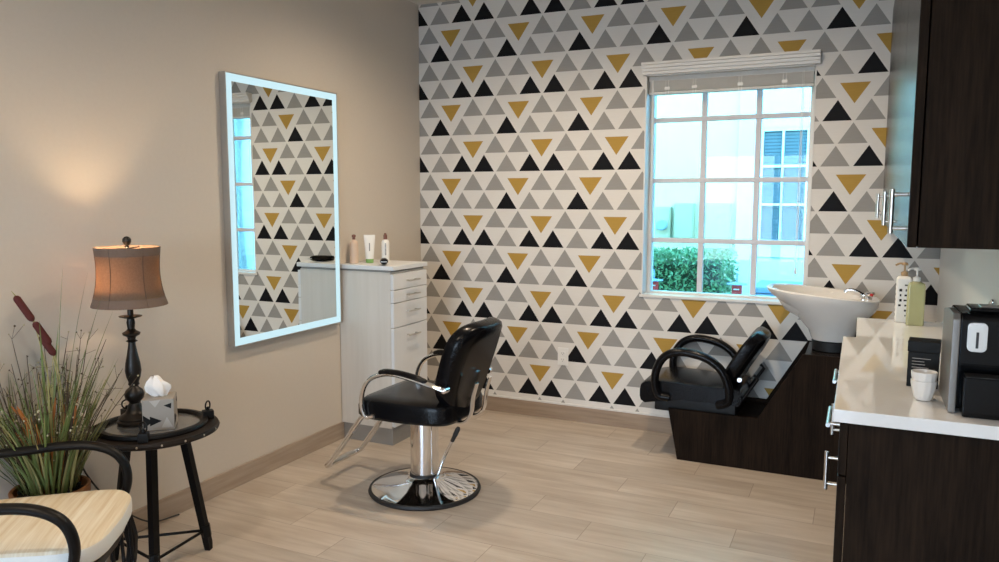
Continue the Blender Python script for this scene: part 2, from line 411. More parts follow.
# ceiling downlights
def downlight(x, y, lab, watt):
    r = empty('ceiling_downlight', (x, y, H)); tag(r, lab, 'light', 'recessed ceiling downlights')
    MB().lathe([(.062, -.001), (.088, -.001), (.09, -.006), (.06, -.012), (.058, -.004)], 28).build('trim_ring', M_whiteplastic, r)
    MB().lathe([(.057, -.003), (.057, -.006), (.03, -.008), (.001, -.009)], 28).build('lens', M_can, r)
    L = bpy.data.lights.new('downlight_lamp', 'SPOT'); L.energy = watt; L.color = (1, .80, .58); L.spot_size = radians(160); L.spot_blend = .9; L.shadow_soft_size = .06
    lo = bpy.data.objects.new('downlight_lamp', L); COL.objects.link(lo); lo.location = (x, y, H-.03)
DL = [(1.05, -1.2, 'recessed downlight above the styling chair', 56), (2.15, -1.2, 'recessed downlight above the shampoo chair', 56), (1.0, -3.9, 'recessed downlight above the armchair corner', 46), (2.2, -3.9, 'recessed downlight over the coffee counter end of the room', 30)]
for a in DL: downlight(*a)

# ------------------------------------------------------------------ mirror
mz0, mz1, my0, my1 = .713, 2.037, -1.833, -.975
mr = empty('wall_mirror', (0, (my0+my1)/2, mz0)); tag(mr, 'large rectangular mirror with glowing white light border on the beige wall', 'mirror')
hw, hh = (my1-my0)/2, mz1-mz0
def frame(b, x0, x1, a0, a1, wd, bev=.0015, mi=0):   # rectangular ring in the y-z plane
    y0, y1, z0, z1 = a0[0], a1[0], a0[1], a1[1]
    b.span((x0, y0, z0), (x1, y0+wd, z1), bev, mi); b.span((x0, y1-wd, z0), (x1, y1, z1), bev, mi)
    b.span((x0, y0+wd, z0), (x1, y1-wd, z0+wd), bev, mi); b.span((x0, y0+wd, z1-wd), (x1, y1-wd, z1), bev, mi)
b = MB(); frame(b, .001, .040, (-hw, 0), (hw, hh), .006); b.span((.001, -hw+.006, .006), (.03, hw-.006, hh-.006)); b.build('frame', M_silver, mr)
b = MB(); frame(b, .030, .0385, (-hw+.006, .006), (hw-.006, hh-.006), .036, 0); b.build('light_strip', M_led, mr)
MB().span((.030, -hw+.042, .042), (.0375, hw-.042, hh-.042)).build('mirror_glass', M_mirror, mr, smooth=False)

# ------------------------------------------------------------------ white drawer cabinet
cb = empty('drawer_cabinet', (0, -.752, 0)); tag(cb, 'tall narrow white cabinet with four drawers beside the lit mirror', 'cabinet')
hy = .188
MB().span((.004, -hy, .10), (.360, hy, 1.018), .001).build('body', M_white_lam, cb)
MB().span((.016, -hy+.003, 0), (.362, hy-.003, .099), .001).build('plinth', M_greykick, cb)
MB().span((.004, -hy-.004, 1.030), (.384, hy+.004, 1.055), .002).build('top_slab', M_drawer, cb)
MB().span((.006, -hy+.008, 1.018), (.358, hy-.008, 1.030)).build('top_spacer', M_greykick, cb)
for z0, z1, nm in ((.918, 1.008, 'a'), (.842, .914, 'b'), (.698, .838, 'c'), (.112, .694, 'd')):
    dr = MB().span((.360, -hy+.001, z0), (.381, hy-.001, z1), .002).build('drawer', M_drawer, cb)
    zc = z1-.045 if z1-z0 < .12 else z1-.055
    if nm == 'b': zc = z1-.034
    h = MB(); h.cyl((.409, -.062, zc), (.409, .062, zc), .005, 10)
    for q in (-.045, .045): h.cyl((.380, q, zc), (.409, q, zc), .004, 8)
    h.build('handle', M_steel, dr)

# things on the cabinet
ZT = 1.0555
b0 = empty('lotion_bottle', (.052, -.855, ZT)); tag(b0, 'peach hair product bottle with copper cap, nearest the mirror on the cabinet', 'bottle')
pr = [(.024, .0), (.026, .004), (.026, .115), (.022, .128), (.011, .138), (.011, .142)]
MB().loft([[(r*1.0*cos(2*pi*k/24), r*1.0*sin(2*pi*k/24), z) for k in range(24)] for r, z in pr]).build('bottle_body', M_peach, b0)
MB().lathe([(.009, .142), (.009, .155), (.012, .157), (.012, .168), (.006, .172)], 16).build('cap', M_cap, b0)
b0 = empty('squeeze_tube', (.115, -.785, ZT), .6); tag(b0, 'white squeeze tube with green base standing on its cap between two bottles', 'tube')
rings = []
for z, a, c in ((.024, .025, .025), (.06, .027, .022), (.11, .031, .012), (.155, .034, .003), (.168, .034, .0015)):
    rings.append([(a*cos(2*pi*k/28), c*sin(2*pi*k/28), z) for k in range(28)])
MB().loft(rings).build('tube_body', M_whiteplastic, b0)
MB().lathe([(.021, 0), (.023, .002), (.024, .022), (.022, .0235)], 24).build('cap', M_green, b0)
b = MB(); b.box((0, -.0185, .085), (.006, .002, .07), M=Matrix.Rotation(radians(0), 4, 'Z')); b.build('printed_name', M_greyink, b0)
b0 = empty('spray_bottle', (.195, -.735, ZT)); tag(b0, 'slim white bottle with dark copper top, nearest the wallpaper on the cabinet', 'bottle')
MB().lathe([(.022, 0), (.024, .003), (.024, .12), (.019, .135), (.012, .14)], 24).build('bottle_body', M_whiteplastic, b0)
MB().lathe([(.0115, .1395), (.0115, .165), (.008, .17), (.006, .178)], 16).build('cap', M_cap, b0)
b = MB()
for k in range(9):
    b.box((0, 0, .05+k*.008), (.008, .0015, .0055), M=Matrix.Rotation(radians(35), 4, 'Z') @ Matrix.Translation((0, -.0243, 0)))
b.build('printed_name', M_greyink, b0)
cl = empty('hair_clipper', (.262, -.85, ZT), radians(-58)); tag(cl, 'black handheld hair clipper lying on the cabinet top in front of the bottles', 'clipper')
rings = []
for x, a, h in ((-.075, .008, .008), (-.07, .016, .015), (-.02, .021, .019), (.04, .025, .019), (.062, .023, .016), (.072, .022, .010)):
    zc = .019+(.006 if x > .05 else 0)*0+max(0, (x+.02))*.05
    rings.append([(x, a*cos(2*pi*k/20), zc+h*sin(2*pi*k/20)) for k in range(20)])
MB().loft(rings).build('clipper_body', M_plastic, cl)
MB().box((.08, 0, .022), (.02, .034, .005), .001).build('blade', M_steel, cl)

# ------------------------------------------------------------------ styling chair (local +x is the front)
ch = empty('styling_chair', (.877, -1.44, 0), radians(180)); tag(ch, 'black vinyl salon chair with chrome arms on a round chrome pedestal in mid floor', 'chair')
bs = MB().lathe([(.245, .004), (.266, .006), (.263, .02), (.24, .028), (.17, .044), (.11, .060), (.085, .070), (.078, .078)], 56).build('base_plate', M_chrome, ch)
MB().lathe([(.252, 0), (.275, 0), (.279, .008), (.275, .019), (.265, .021), (.26, .005)], 56).build('rubber_ring', M_rubber, bs)
MB().lathe([(.070, .07), (.070, .375), (.04, .376)], 32).build('column', M_chrome, ch)
MB().lathe([(.073, .068), (.077, .072), (.074, .09), (.070, .092)], 32).build('column_collar', M_rubber, ch)
pl = MB(); pl.tube(cr([(-.06, .02, .078), (-.09, .03, .095), (-.125, .035, .18), (-.18, .04, .285), (-.208, .043, .34)], 5), .007, 10); pl.build('pump_lever', M_chrome, ch)
MB().tube(cr([(-.178, .04, .282), (-.195, .042, .315), (-.215, .044, .355)], 4), [.010]*4+[.012]*4+[.008], 10).build('lever_grip', M_rubber, ch)
b = MB(); b.box((0, 0, .385), (.30, .26, .022), .006); b.build('seat_plate', M_blkmetal, ch)
# seat
ol = []
for k in range(48):
    t = 2*pi*k/48; c_, s_ = cos(t), sin(t); e = .36
    x = .258*math.copysign(abs(c_)**e, c_); y = .245*math.copysign(abs(s_)**e, s_)
    if x < 0: y *= 1+.12*x/.245
    ol.append((x, y))
b = MB(); b.slab(ol, [(.05, .393), (.012, .398), (.0, .412), (.0, .468), (.008, .488), (.03, .498), (.09, .502), (.17, .498)], M=Matrix.Translation((.008, 0, 0)))
for i, v in enumerate(b.v):   # waterfall front, slight rise to the back
    x, y, z = v
    b.v[i] = (x, y, z-.0*(x)-(.02 if x > .2 and z > .45 else 0)*(x-.2)/.065)
b.build('seat', M_vinylblk, ch)
# backrest : outline in local (width y, height z)
bo = []
for k in range(56):
    t = 2*pi*k/56; c_, s_ = cos(t), sin(t); e = .62
    y = math.copysign(abs(c_)**e, c_); z = math.copysign(abs(s_)**e, s_)
    bo.append((y*(.218+.014*z), z*.222))
b = MB()
Mb = Matrix.Translation((-.276, 0, .662)) @ Matrix.Rotation(radians(-19), 4, 'Y') @ Matrix(((0, 0, 1, 0), (1, 0, 0, 0), (0, 1, 0, 0), (0, 0, 0, 1)))
prof = [(.06, -.048), (.018, -.044), (.004, -.034), (0, -.018), (0, .012), (.008, .03), (.03, .042), (.08, .047), (.15, .044)]
b.slab(bo, prof)
b.v = [(x, y, z+.05*(x/.22)**2) for x, y, z in b.v]       # wraps round the sitter
b.v = [tuple(Mb @ Vector(p)) for p in b.v]
b.build('backrest', M_vinylblk, ch)
for s in (-1, 1):
    pth = cr([(.135, .236*s, .418), (.170, .245*s, .412), (.190, .25*s, .45), (.190, .252*s, .515), (.165, .253*s, .575), (.115, .253*s, .614), (.03, .252*s, .634), (-.08, .25*s, .622), (-.17, .246*s, .602), (-.245, .236*s, .582)], 7)
    ar = MB().tube(pth, .0125, 12, flat=(.85, 1.25)).build('armrest', M_chrome, ch)
    pp = cr([(.09, .253*s, .636), (.05, .253*s, .644), (-.02, .252*s, .642), (-.10, .25*s, .630), (-.16, .248*s, .614)], 6)
    MB().tube(pp, [.008]+[.014]*3+[.016]*(len(pp)-8)+[.014]*3+[.008], 12, flat=(.8, 1.3)).build('arm_pad', M_vinylblk, ar)
    k = MB(); k.cyl((.135, .215*s, .418), (.135, .25*s, .418), .014, 14); k.build('seat_knob', M_chrome, ar)
    k = MB(); k.lathe([(.016, 0), (.016, .03), (.014, .036), (.006, .040), (.001, .041)], 16, M=Matrix.Translation((-.245, .208*s, .582)) @ Matrix.Rotation(-pi/2*s, 4, 'X')); k.build('back_knob', M_chrome, ar)
    k = MB(); k.tube(cr([(-.20, .07*s, .388), (-.262, .07*s, .398), (-.296, .07*s, .44), (-.308, .07*s, .52), (-.328, .07*s, .59)], 6), .013, 10, flat=(.5, 1.5), up=(1, 0, 0))
    k.build('back_bracket', M_chrome, ch)
b = MB()
fp = cr([(.17, .125, .398), (.235, .13, .394), (.28, .133, .365), (.39, .137, .215), (.474, .140, .108), (.496, .134, .088), (.501, .115, .083)], 6)
pth = fp + [Vector((p.x, -p.y, p.z)) for p in reversed(fp)]
b.tube(pth, .0135, 12)
ft = b.build('footrest', M_chrome, ch)
MB().box((.496, 0, .093), (.03, .19, .014), .006).build('foot_bar_plate', M_steel, ft)

# ------------------------------------------------------------------ shampoo unit
UY0, UY1 = -.462, -.016
su = empty('shampoo_unit', (0, 0, 0)); tag(su, 'long low dark wood shampoo station base with a sloped step under the white basin', 'cabinet')
panel = [(1.918, 0), (2.93, 0), (2.93, .648), (2.545, .648), (2.335, .285), (1.862, .285)]
MB().prism(panel, 'y', UY0, UY0+.02, 0, .0015).build('side_panel', M_dark, su)
MB().prism(panel, 'y', UY1-.02, UY1, 0, .0015).build('side_panel', M_dark, su)
inner = [(1.93, 0), (2.92, 0), (2.92, .622), (2.558, .622), (2.352, .262), (1.885, .262)]
MB().prism(inner, 'y', UY0+.0205, UY1-.0205).build('box_core', M_dark, su)
MB().span((2.555, UY0+.021, .6225), (2.925, UY1-.021, .6455), .001).build('basin_shelf', M_gloss, su)
# shampoo chair: front towards -x, lying back to +x
sc = empty('shampoo_chair', (1.98, -.27, .2625)); tag(sc, 'reclining black vinyl shampoo chair with padded loop arms below the window', 'chair')
b = MB(); b.span((-.20, -.17, .0), (.24, .17, .075), .008); b.build('seat_base', M_blkmetal, sc)
b = MB()
rings = []
for x, z0, z1 in ((-.278, .075, .12), (-.272, .05, .15), (-.25, .035, .168), (-.18, .05, .182), (-.05, .072, .178), (.1, .074, .172), (.22, .074, .175), (.262, .08, .168), (.27, .1, .15)):
    rings.append([(x, y*(1 if abs(x) < .25 else .96), (z0+z1)/2+(z1-z0)/2*zz) for y, zz in [(p[0], p[1]) for p in rrect(.205, 1.0, .12, 5)]])
# normalise: second coord of rrect is in units of half height
b.loft(rings)
b.build('seat', M_vinylblk, sc)
bo2 = []
for k in range(48):
    t = 2*pi*k/48; c_, s_ = cos(t), sin(t)
    bo2.append((math.copysign(abs(c_)**.6, c_)*(.20+.0*s_), math.copysign(abs(s_)**.6, s_)*.17))
Mb = Matrix.Translation((.278, 0, .315)) @ Matrix.Rotation(radians(31), 4, 'Y') @ Matrix(((0, 0, 1, 0), (1, 0, 0, 0), (0, 1, 0, 0), (0, 0, 0, 1)))
b = MB(); b.slab(bo2, [(.04, -.038), (.01, -.034), (0, -.02), (0, .014), (.008, .03), (.03, .038), (.1, .042)])
b.v = [(x, y, z-.03*(x/.2)**2) for x, y, z in b.v]
b.v = [tuple(Mb @ Vector(p)) for p in b.v]
b.build('backrest', M_vinylblk, sc)
for s in (-1, 1):
    pth = cr([(-.11, .215*s, .09), (-.165, .222*s, .10), (-.186, .226*s, .16), (-.18, .228*s, .24), (-.14, .23*s, .315), (-.07, .23*s, .350), (.015, .23*s, .348), (.105, .23*s, .322), (.175, .228*s, .262), (.21, .225*s, .17), (.205, .22*s, .10), (.15, .212*s, .075)], 6)
    MB().tube(pth, .0225, 12, flat=(1, 1.15)).build('armrest', M_vinylblk, sc)
for s in (-1, 1):
    b = MB(); b.tube([(.215, .15*s, .055), (.25, .15*s, .07), (.345, .15*s, .225), (.325, .15*s, .245)], .009, 10)
    b.build('recline_support', M_blkmetal, sc)
b = MB(); b.cyl((.26, -.212, .225), (.26, -.19, .225), .012, 12); b.build('hinge_knob', M_chrome, sc)

# basin
bw = empty('shampoo_bowl', (2.65, -.25, .669)); tag(bw, 'white ceramic shampoo basin with chrome tap on the dark wood unit', 'basin')
def oval(cx, rx, ry, z, n=48, e=.85, dz=None):
    out = []
    for k in range(n):
        t = 2*pi*k/n; c_, s_ = cos(t), sin(t)
        x = cx+rx*math.copysign(abs(c_)**e, c_); y = ry*math.copysign(abs(s_)**e, s_)
        out.append((x, y, z+(dz(x, y) if dz else 0)))
    return out
bw.location.z = .6465
tip = lambda x, y: .020*max(0, (-x-.06)/.25)-.030*max(0, (x+.05)/.3)
rings = [oval(.025, .10, .105, .058), oval(.025, .104, .11, .064), oval(.022, .118, .125, .11), oval(.012, .155, .155, .165), oval(.002, .20, .185, .215, dz=tip), oval(-.010, .236, .205, .245, dz=tip), oval(-.024, .262, .218, .272, dz=tip), oval(-.034, .274, .222, .292, dz=tip), oval(-.036, .278, .224, .305, dz=tip),
         oval(-.036, .270, .218, .311, dz=tip), oval(-.05, .235, .195, .309, dz=tip), oval(-.055, .215, .18, .285), oval(-.05, .17, .15, .21), oval(-.03, .10, .09, .16), oval(-.02, .03, .03, .152)]
MB().loft(rings).build('basin_shell', M_ceramic, bw)
MB().lathe([(.092, 0), (.098, .003), (.102, .05), (.096, .058)], 36, (.025, 0, 0)).build('base_ring', M_rubber, bw)
b = MB(); b.lathe([(.02, 0), (.022, .004), (.021, .016), (.012, .02)], 20, (.165, 0, .286)); b.tube(cr([(.165, 0, .30), (.12, -.0, .322), (.085, 0, .320), (.078, 0, .31)], 5), .009, 10); b.cyl((.165, -.0, .300), (.215, -.02, .312), .006, 8)
tp = b.build('tap', M_chrome, bw)
MB().ball((.2, -.03, .304), .009, 8).build('hot_mark', M_red, tp)
for q in (-.085, .085): MB().lathe([(.016, .282), (.018, .289), (.018, .303), (.008, .308)], 16, (.185, q, 0)).build('tap_handle', M_chrome, tp)

# ------------------------------------------------------------------ base cabinets, counter
def base_unit(y0, y1, xf, lab):
    r = empty('base_cabinet', (xf, y0, 0)); tag(r, lab, 'cabinet', 'dark base cabinets under the white counter')
    d = y1-y0; dep = W-.003-xf
    MB().span((.022, .0, .0), (dep, d-.001, .8755), .001).build('body', M_dark, r)
    dr = MB().span((.0015, .003, .735), (.02, d-.004, .870), .001).span((0, .004, .736), (.0014, d-.005, .869), .0004, 1).build('drawer', [M_dark, M_gloss], r)
    b = MB(); zc = .812; yc = d*.5
    b.cyl((-.032, yc-.10, zc), (-.032, yc+.10, zc), .006, 12)
    for q in (-.08, .08): b.cyl((-.032, yc+q, zc), (.001, yc+q, zc), .0045, 10)
    b.build('handle', M_steel, dr)
    dd = MB().span((.0015, .003, .06), (.02, d-.004, .730), .001).span((0, .004, .061), (.0014, d-.005, .729), .0004, 1).build('door', [M_dark, M_gloss], r)
    b = MB(); yc = d-.05 if False else .22
    b.cyl((-.032, yc, .615), (-.032, yc, .735-.01), .006, 12)
    for q in (.632, .708): b.cyl((-.032, yc, q), (.001, yc, q), .0045, 10)
    b.build('handle', M_steel, dd)
    return r
base_unit(-2.53, -1.965, 2.757, 'dark wood base cabinet at the near end, under the coffee machine')
base_unit(-1.963, -1.40, 2.757, 'dark wood base cabinet in the middle of the counter run')
base_unit(-1.39, -.85, 2.805, 'shallower dark wood base cabinet at the basin end of the counter')
ct = MB().prism([(2.741, -2.545), (W-.002, -2.545), (W-.002, -.84), (2.787, -.84), (2.787, -1.393), (2.741, -1.393)], 'z', .8765, .910, 0, .002).build('countertop', M_quartz)
tag(ct, 'white quartz worktop with a notched front edge running along the right wall', 'countertop')
# wall cabinets
def wall_unit(y0, y1, yh, lab):
    xf = 2.884; r = empty('wall_cabinet', (xf, y0, 1.325)); tag(r, lab, 'cabinet', 'dark glossy wall cabinets above the counter')
    d = y1-y0; hh = 1.10
    MB().span((.024, 0.001, 0), (W-.003-xf, d-.001, hh), .001).build('body', M_dark, r)
    dd = MB().span((.0015, .002, .0), (.0205, d-.002, hh), .001).span((0, .003, .001), (.0014, d-.003, hh-.001), .0004, 1).build('door', [M_dark, M_gloss], r)
    b = MB(); yc = yh-y0
    b.cyl((-.034, yc, .030), (-.034, yc, .140), .006, 12)
    for q in (.043, .127): b.cyl((-.034, yc, q), (.001, yc, q), .0045, 10)
    b.build('handle', M_steel, dd)
    return r
wall_unit(-2.55, -1.905, -2.46, 'dark wall cabinet nearest the viewer, above the coffee machine')
wall_unit(-1.903, -1.262, -1.80, 'second dark wall cabinet from the near end')
wall_unit(-1.26, -.622, -.68, 'third dark wall cabinet from the near end')
wall_unit(-.62, -.004, -.56, 'dark wall cabinet against the triangle wallpaper')

# ------------------------------------------------------------------ things on the counter
ZC = .9105
cm = empty('coffee_machine', (3.082, -2.36, ZC)); tag(cm, 'black and silver capsule coffee machine at the near end of the white counter', 'coffee machine')
b = MB(); b.span((-.066, -.05, .0), (.066, .13, .245), .006); b.span((-.05, -.106, .012), (.06, -.05, .022), .003); b.build('body', M_plastic, cm)
for q0, q1 in ((-.083, -.066), (.066, .083)): MB().prism([(-.10, .0), (.13, .0), (.13, .235), (.02, .25), (-.085, .25), (-.10, .235)], 'x', q0, q1, 0, .003).build('side_panel', mat('dark silver plastic', (.20, .19, .18), .35, .4), cm)
b = MB(); b.prism([(-.098, .125), (-.05, .125), (-.05, .25), (-.088, .25), (-.098, .235)], 'x', -.0655, .0655, 0, .003); b.build('brew_head', M_plastic, cm)
b = MB(); b.prism([(q[0]-.03, q[1]+.195) for q in rrect(.021, .036, .012)], 'y', -.108, -.098, 0, .001); sp = b.build('spout', M_steel, cm)
b = MB(); b.box((-.03, -.1085, .188), (.006, .003, .04), .001); b.build('spout_slot', M_rubber, sp)
b = MB(); b.span((-.055, -.132, .0), (.064, -.07, .098), .004); b.build('drip_tray', M_plastic, cm)
b = MB(); b.span((-.05, -.128, .098), (.06, -.075, .1005), .001); b.build('drip_grid', M_rubber, cm)
b = MB(); b.span((-.045, -.07, .2505), (.045, .03, .262), .005); b.build('lid_lever', M_plastic, cm)
b = MB(); b.span((-.02, -.05, .262), (.02, .0, .266), .002); b.build('lever_badge', M_steel, cm)
for q in (.205, .185): MB().lathe([(.005, 0), (.005, .003)], 12, M=Matrix.Translation((.045, -.0985, q)) @ Matrix.Rotation(pi/2, 4, 'X')).build('button', M_steel, cm)
b = MB(); b.span((-.06, .1305, .02), (.06, .175, .23), .008); b.build('water_tank', M_pane_clear, cm)

bx = empty('capsule_box', (2.963, -2.165, ZC), radians(-6)); tag(bx, 'small upright black box with fine print behind the white cups', 'box')
b = MB(); b.span((-.039, -.034, 0), (.039, .034, .10), .002); b.build('carton', M_cardblk, bx)
b = MB(); b.span((-.0405, -.0355, .1005), (.0405, .0355, .132), .002); b.build('lid', M_cardblk, bx)
b = MB()
for k in range(7):
    wd = random.uniform(.028, .05); b.span((-.028, -.0348, .082-k*.0085), (-.028+wd, -.0338, .0835-k*.0085))
b.build('fine_print', M_cardgrey, bx)
def cup(z, lab):
    r = empty('espresso_cup', (2.953, -2.345, z)); r.scale = (1.06, 1.06, 1.05); tag(r, lab, 'cup', 'stacked espresso cups')
    n = 48; rings = []
    for rr, zz, fl in ((.015, 0, 0), (.0185, .0015, 0), (.021, .008, .5), (.0255, .025, 1), (.0285, .042, .6), (.0295, .050, 0), (.0285, .051, 0), (.0275, .05, 0), (.024, .024, 0), (.017, .006, 0), (.002, .004, 0)):
        rings.append([((rr+.0009*fl*cos(12*2*pi*k/n))*cos(2*pi*k/n), (rr+.0009*fl*cos(12*2*pi*k/n))*sin(2*pi*k/n), zz) for k in range(n)])
    MB().loft(rings).build('bowl', M_cup, r)
    MB().tube(cr([(.026, 0, .04), (.039, 0, .038), (.042, 0, .026), (.034, 0, .016), (.0235, 0, .016)], 5), .0032, 8, flat=(1, 1.3), M=Matrix.Rotation(radians(75), 4, 'Z')).build('handle', M_cup, r)
    return r
cup(ZC, 'lower of the two stacked white espresso cups beside the coffee machine')
cup(ZC+.0232, 'upper white espresso cup nested in another beside the coffee machine')

def pump(par, z, m, M_=None):
    b = MB(); b.lathe([(.013, z), (.014, z+.002), (.014, z+.016), (.006, z+.02), (.004, z+.022), (.004, z+.045), (.012, z+.046), (.013, z+.052), (.009, z+.058)], 18)
    b.tube(cr([(0, 0, z+.052), (-.02, -.008, z+.054), (-.036, -.014, z+.046)], 4), .0045, 8)
    return b.build('pump', m, par)
s1 = empty('pump_bottle', (2.965, -.885, ZC)); tag(s1, 'white pump bottle with dark dotted print and tan pump on the counter end', 'bottle')
b = MB(); b.slab(rrect(.030, .030, .008), [(.003, 0), (0, .003), (0, .185), (.006, .195), (.018, .2)])
for k in range(7):
    for j in range(2):
        if random.random() < .8: b.box((-.012+.02*j+random.uniform(-.004, .004), -.0302, .03+k*.022), (random.uniform(.006, .012), .001, random.uniform(.006, .012)), .0003, 1)
    if random.random() < .8: b.box((-.0302, -.0+random.uniform(-.012, .012), .03+k*.022), (.001, .010, .010), .0003, 1)
b.build('bottle_body', [M_whiteplastic, M_cardblk], s1)
pump(s1, .2, mat('tan pump plastic', (.42, .28, .14), .4))
s2 = empty('soap_dispenser', (3.008, -.965, ZC)); tag(s2, 'clear pump dispenser of yellow green liquid soap beside the dotted bottle', 'bottle')
b = MB(); b.slab(rrect(.034, .028, .010), [(.003, 0), (0, .004), (0, .165), (.004, .178), (.02, .186)]); b.build('bottle_body', M_soap, s2)
pump(s2, .186, M_whiteplastic)
fc = empty('counter_faucet', (3.135, -2.06, ZC)); tag(fc, 'slim chrome tap standing behind the coffee machine by the wall', 'faucet')
b = MB(); b.lathe([(.022, 0), (.022, .006), (.012, .010), (.011, .235), (.006, .245), (.001, .246)], 20); b.build('post', M_chrome, fc)
b = MB(); b.tube(cr([(0, 0, .19), (-.0, .05, .215), (-.0, .10, .21), (0, .12, .18)], 6), .008, 10); b.build('spout', M_chrome, fc)

# ------------------------------------------------------------------ side table, lamp, tissues
TX, TY, TZ = .316, -2.556, .555
tb = empty('side_table', (TX, TY, 0)); tag(tb, 'round dark iron and wood tripod side table under the lamp', 'table')
tp = MB().lathe([(.05, TZ-.03), (.225, TZ-.028), (.240, TZ-.022), (.243, TZ-.012), (.238, TZ-.002), (.20, TZ), (.19, TZ)], 64).build('tabletop', M_disttop, tb)
MB().lathe([(.176, TZ-.005), (.196, TZ-.001), (.200, TZ+.006), (.196, TZ+.016), (.180, TZ+.018), (.172, TZ+.012), (.171, TZ)], 64).build('raised_ring', M_blkmetal, tp)
MB().lathe([(.001, TZ+.0035), (.171, TZ+.0035), (.171, TZ-.004), (.001, TZ-.004)], 48).build('tray_inset', M_traygrey, tp)
for k in range(18):
    t = 2*pi*k/18+.1; MB().ball((.2405*cos(t), .2405*sin(t), TZ-.012), .0045, 5).build('rivet', M_brass, tp)
for t in (radians(56), radians(-50), radians(168)):
    R = Matrix.Rotation(t, 4, 'Z')
    bk = MB().box((.203, 0, TZ+.017), (.042, .036, .034), .003, M=R).build('ring_block', M_blkmetal, tp)
    RR = R @ Matrix.Translation((.203, 0, TZ+.053)) @ Matrix.Rotation(radians(-38)+0*t, 4, 'Z')
    b = MB(); b.tube([(0, .018*cos(2*pi*k/24), .018*sin(2*pi*k/24)) for k in range(24)], .0032, 8, closed=True, M=RR, up=(1, 0, 0))
    b.lathe([(.007, TZ+.034), (.007, TZ+.042), (.004, TZ+.048)], 10, (.203, 0, 0), M=R)
    b.build('pull_ring', M_blkmetal, bk)
legs = [radians(60), radians(-46), radians(202)]
for t in legs:
    R = Matrix.Rotation(t, 4, 'Z')
    b = MB(); b.tube([(.105, 0, TZ-.03), (.185, 0, .03), (.188, 0, .0)], [.021, .019, .016], 4, M=R)
    b.tube([(.176, 0, .11), (.182, 0, .06)], .020, 8, M=R)
    b.build('leg', M_blkmetal, tb)
for i in range(3):
    a, c_ = legs[i], legs[(i+1) % 3]
    MB().cyl((.176*cos(a), .176*sin(a), .085), (.176*cos(c_), .176*sin(c_), .085), .006, 8).build('stretcher', M_blkmetal, tb)
b = MB(); b.lathe([(.08, TZ-.05), (.12, TZ-.03), (.02, TZ-.0305)], 24); b.build('under_hub', M_blkmetal, tb)

lm = empty('table_lamp', (.230, -2.566, TZ+.004)); tag(lm, 'lit table lamp with dark turned base and brown linen shade on the side table', 'lamp')
MB().lathe([(.058, 0), (.066, .002), (.068, .012), (.060, .018), (.062, .024), (.052, .034), (.038, .042), (.030, .055), (.024, .075), (.020, .082), (.022, .088), (.034, .10), (.037, .118), (.030, .134), (.018, .144), (.016, .15), (.021, .155), (.019, .165), (.026, .185), (.030, .21), (.027, .24), (.019, .28), (.014, .31), (.013, .322), (.022, .327), (.014, .333), (.016, .343), (.031, .352), (.033, .360), (.018, .369), (.013, .376), (.016, .40), (.013, .415), (.04, .423), (.042, .426), (.012, .43)], 36).build('turned_base', M_bronze, lm)
MB().lathe([(.011, .429), (.012, .50), (.016, .510), (.076, .526), (.082, .534), (.080, .536), (.006, .530)], 16).build('socket_with_baffle', M_bronze, lm)  # socket stem plus an added hidden dish that blocks the bulb's downward light
rb, zb = [], []
prof = []
for i in range(15):
    t = i/14; prof.append((.130-.014*t-.012*sin(pi*t)+.005*(1-t)**6, .468+.226*t))
n = 56
def sh(r, th): return r*(1+.0*cos(6*th))
outer = [[(r*cos(2*pi*k/n), r*sin(2*pi*k/n), z) for k in range(n)] for r, z in prof]
inner_ = [[((r-.0015)*cos(2*pi*k/n), (r-.0015)*sin(2*pi*k/n), z) for k in range(n)] for r, z in reversed(prof)]
shd = MB().loft(outer+inner_, closed=True).build('lamp_shade', M_shade, lm)
for i0, i1 in ((0, 2), (12, 14)):
    pr_ = prof[i0:i1+1]
    o1 = [[((r+.0015)*cos(2*pi*k/n), (r+.0015)*sin(2*pi*k/n), z) for k in range(n)] for r, z in pr_]
    o2 = [[((r-.0022)*cos(2*pi*k/n), (r-.0022)*sin(2*pi*k/n), z) for k in range(n)] for r, z in reversed(pr_)]
    MB().loft(o1+o2, closed=True).build('trim_band', M_shade_trim, shd)
for k in range(6):
    t = radians(-72)+k*pi/3
    MB().tube([((r+.001)*cos(t), (r+.001)*sin(t), z) for r, z in prof], .0014, 6).build('seam', M_seam, shd)
b = MB(); b.cyl((0, 0, .515), (0, 0, .692), .003, 8)
for k in range(3): b.cyl((0, 0, .687), (.114*cos(k*2.094), .114*sin(k*2.094), .687), .0022, 6)
b.build('harp', M_bronze, lm)
MB().lathe([(.004, .689), (.010, .693), (.006, .699), (.012, .705), (.016, .715), (.0155, .725), (.008, .733), (.001, .735)], 20).build('finial', M_bronze, lm)
MB().lathe([(.012, .525), (.014, .535), (.028, .57), (.028, .585), (.015, .61), (.001, .615)], 20, c=(.0, .0, 0)).build('bulb', M_bulb, lm)
L = bpy.data.lights.new('lamp_bulb_light', 'POINT'); L.energy = 11; L.color = (1, .68, .38); L.shadow_soft_size = .03
lo = bpy.data.objects.new('lamp_bulb_light', L); COL.objects.link(lo); lo.location = (.230-.034, -2.566, TZ+.004+.565)
cd = MB().tube(cr([(.16, -2.62, TZ+.008), (.13, -2.66, TZ+.006), (.085, -2.70, TZ-.03), (.07, -2.69, .40), (.06, -2.6, .25), (.05, -2.5, .14), (.03, -2.35, .03), (.03, -2.2, .006)], 8), .0035, 8).build('power_cord', M_rubber)
tag(cd, 'thin black lamp cord hanging behind the side table', 'cord')

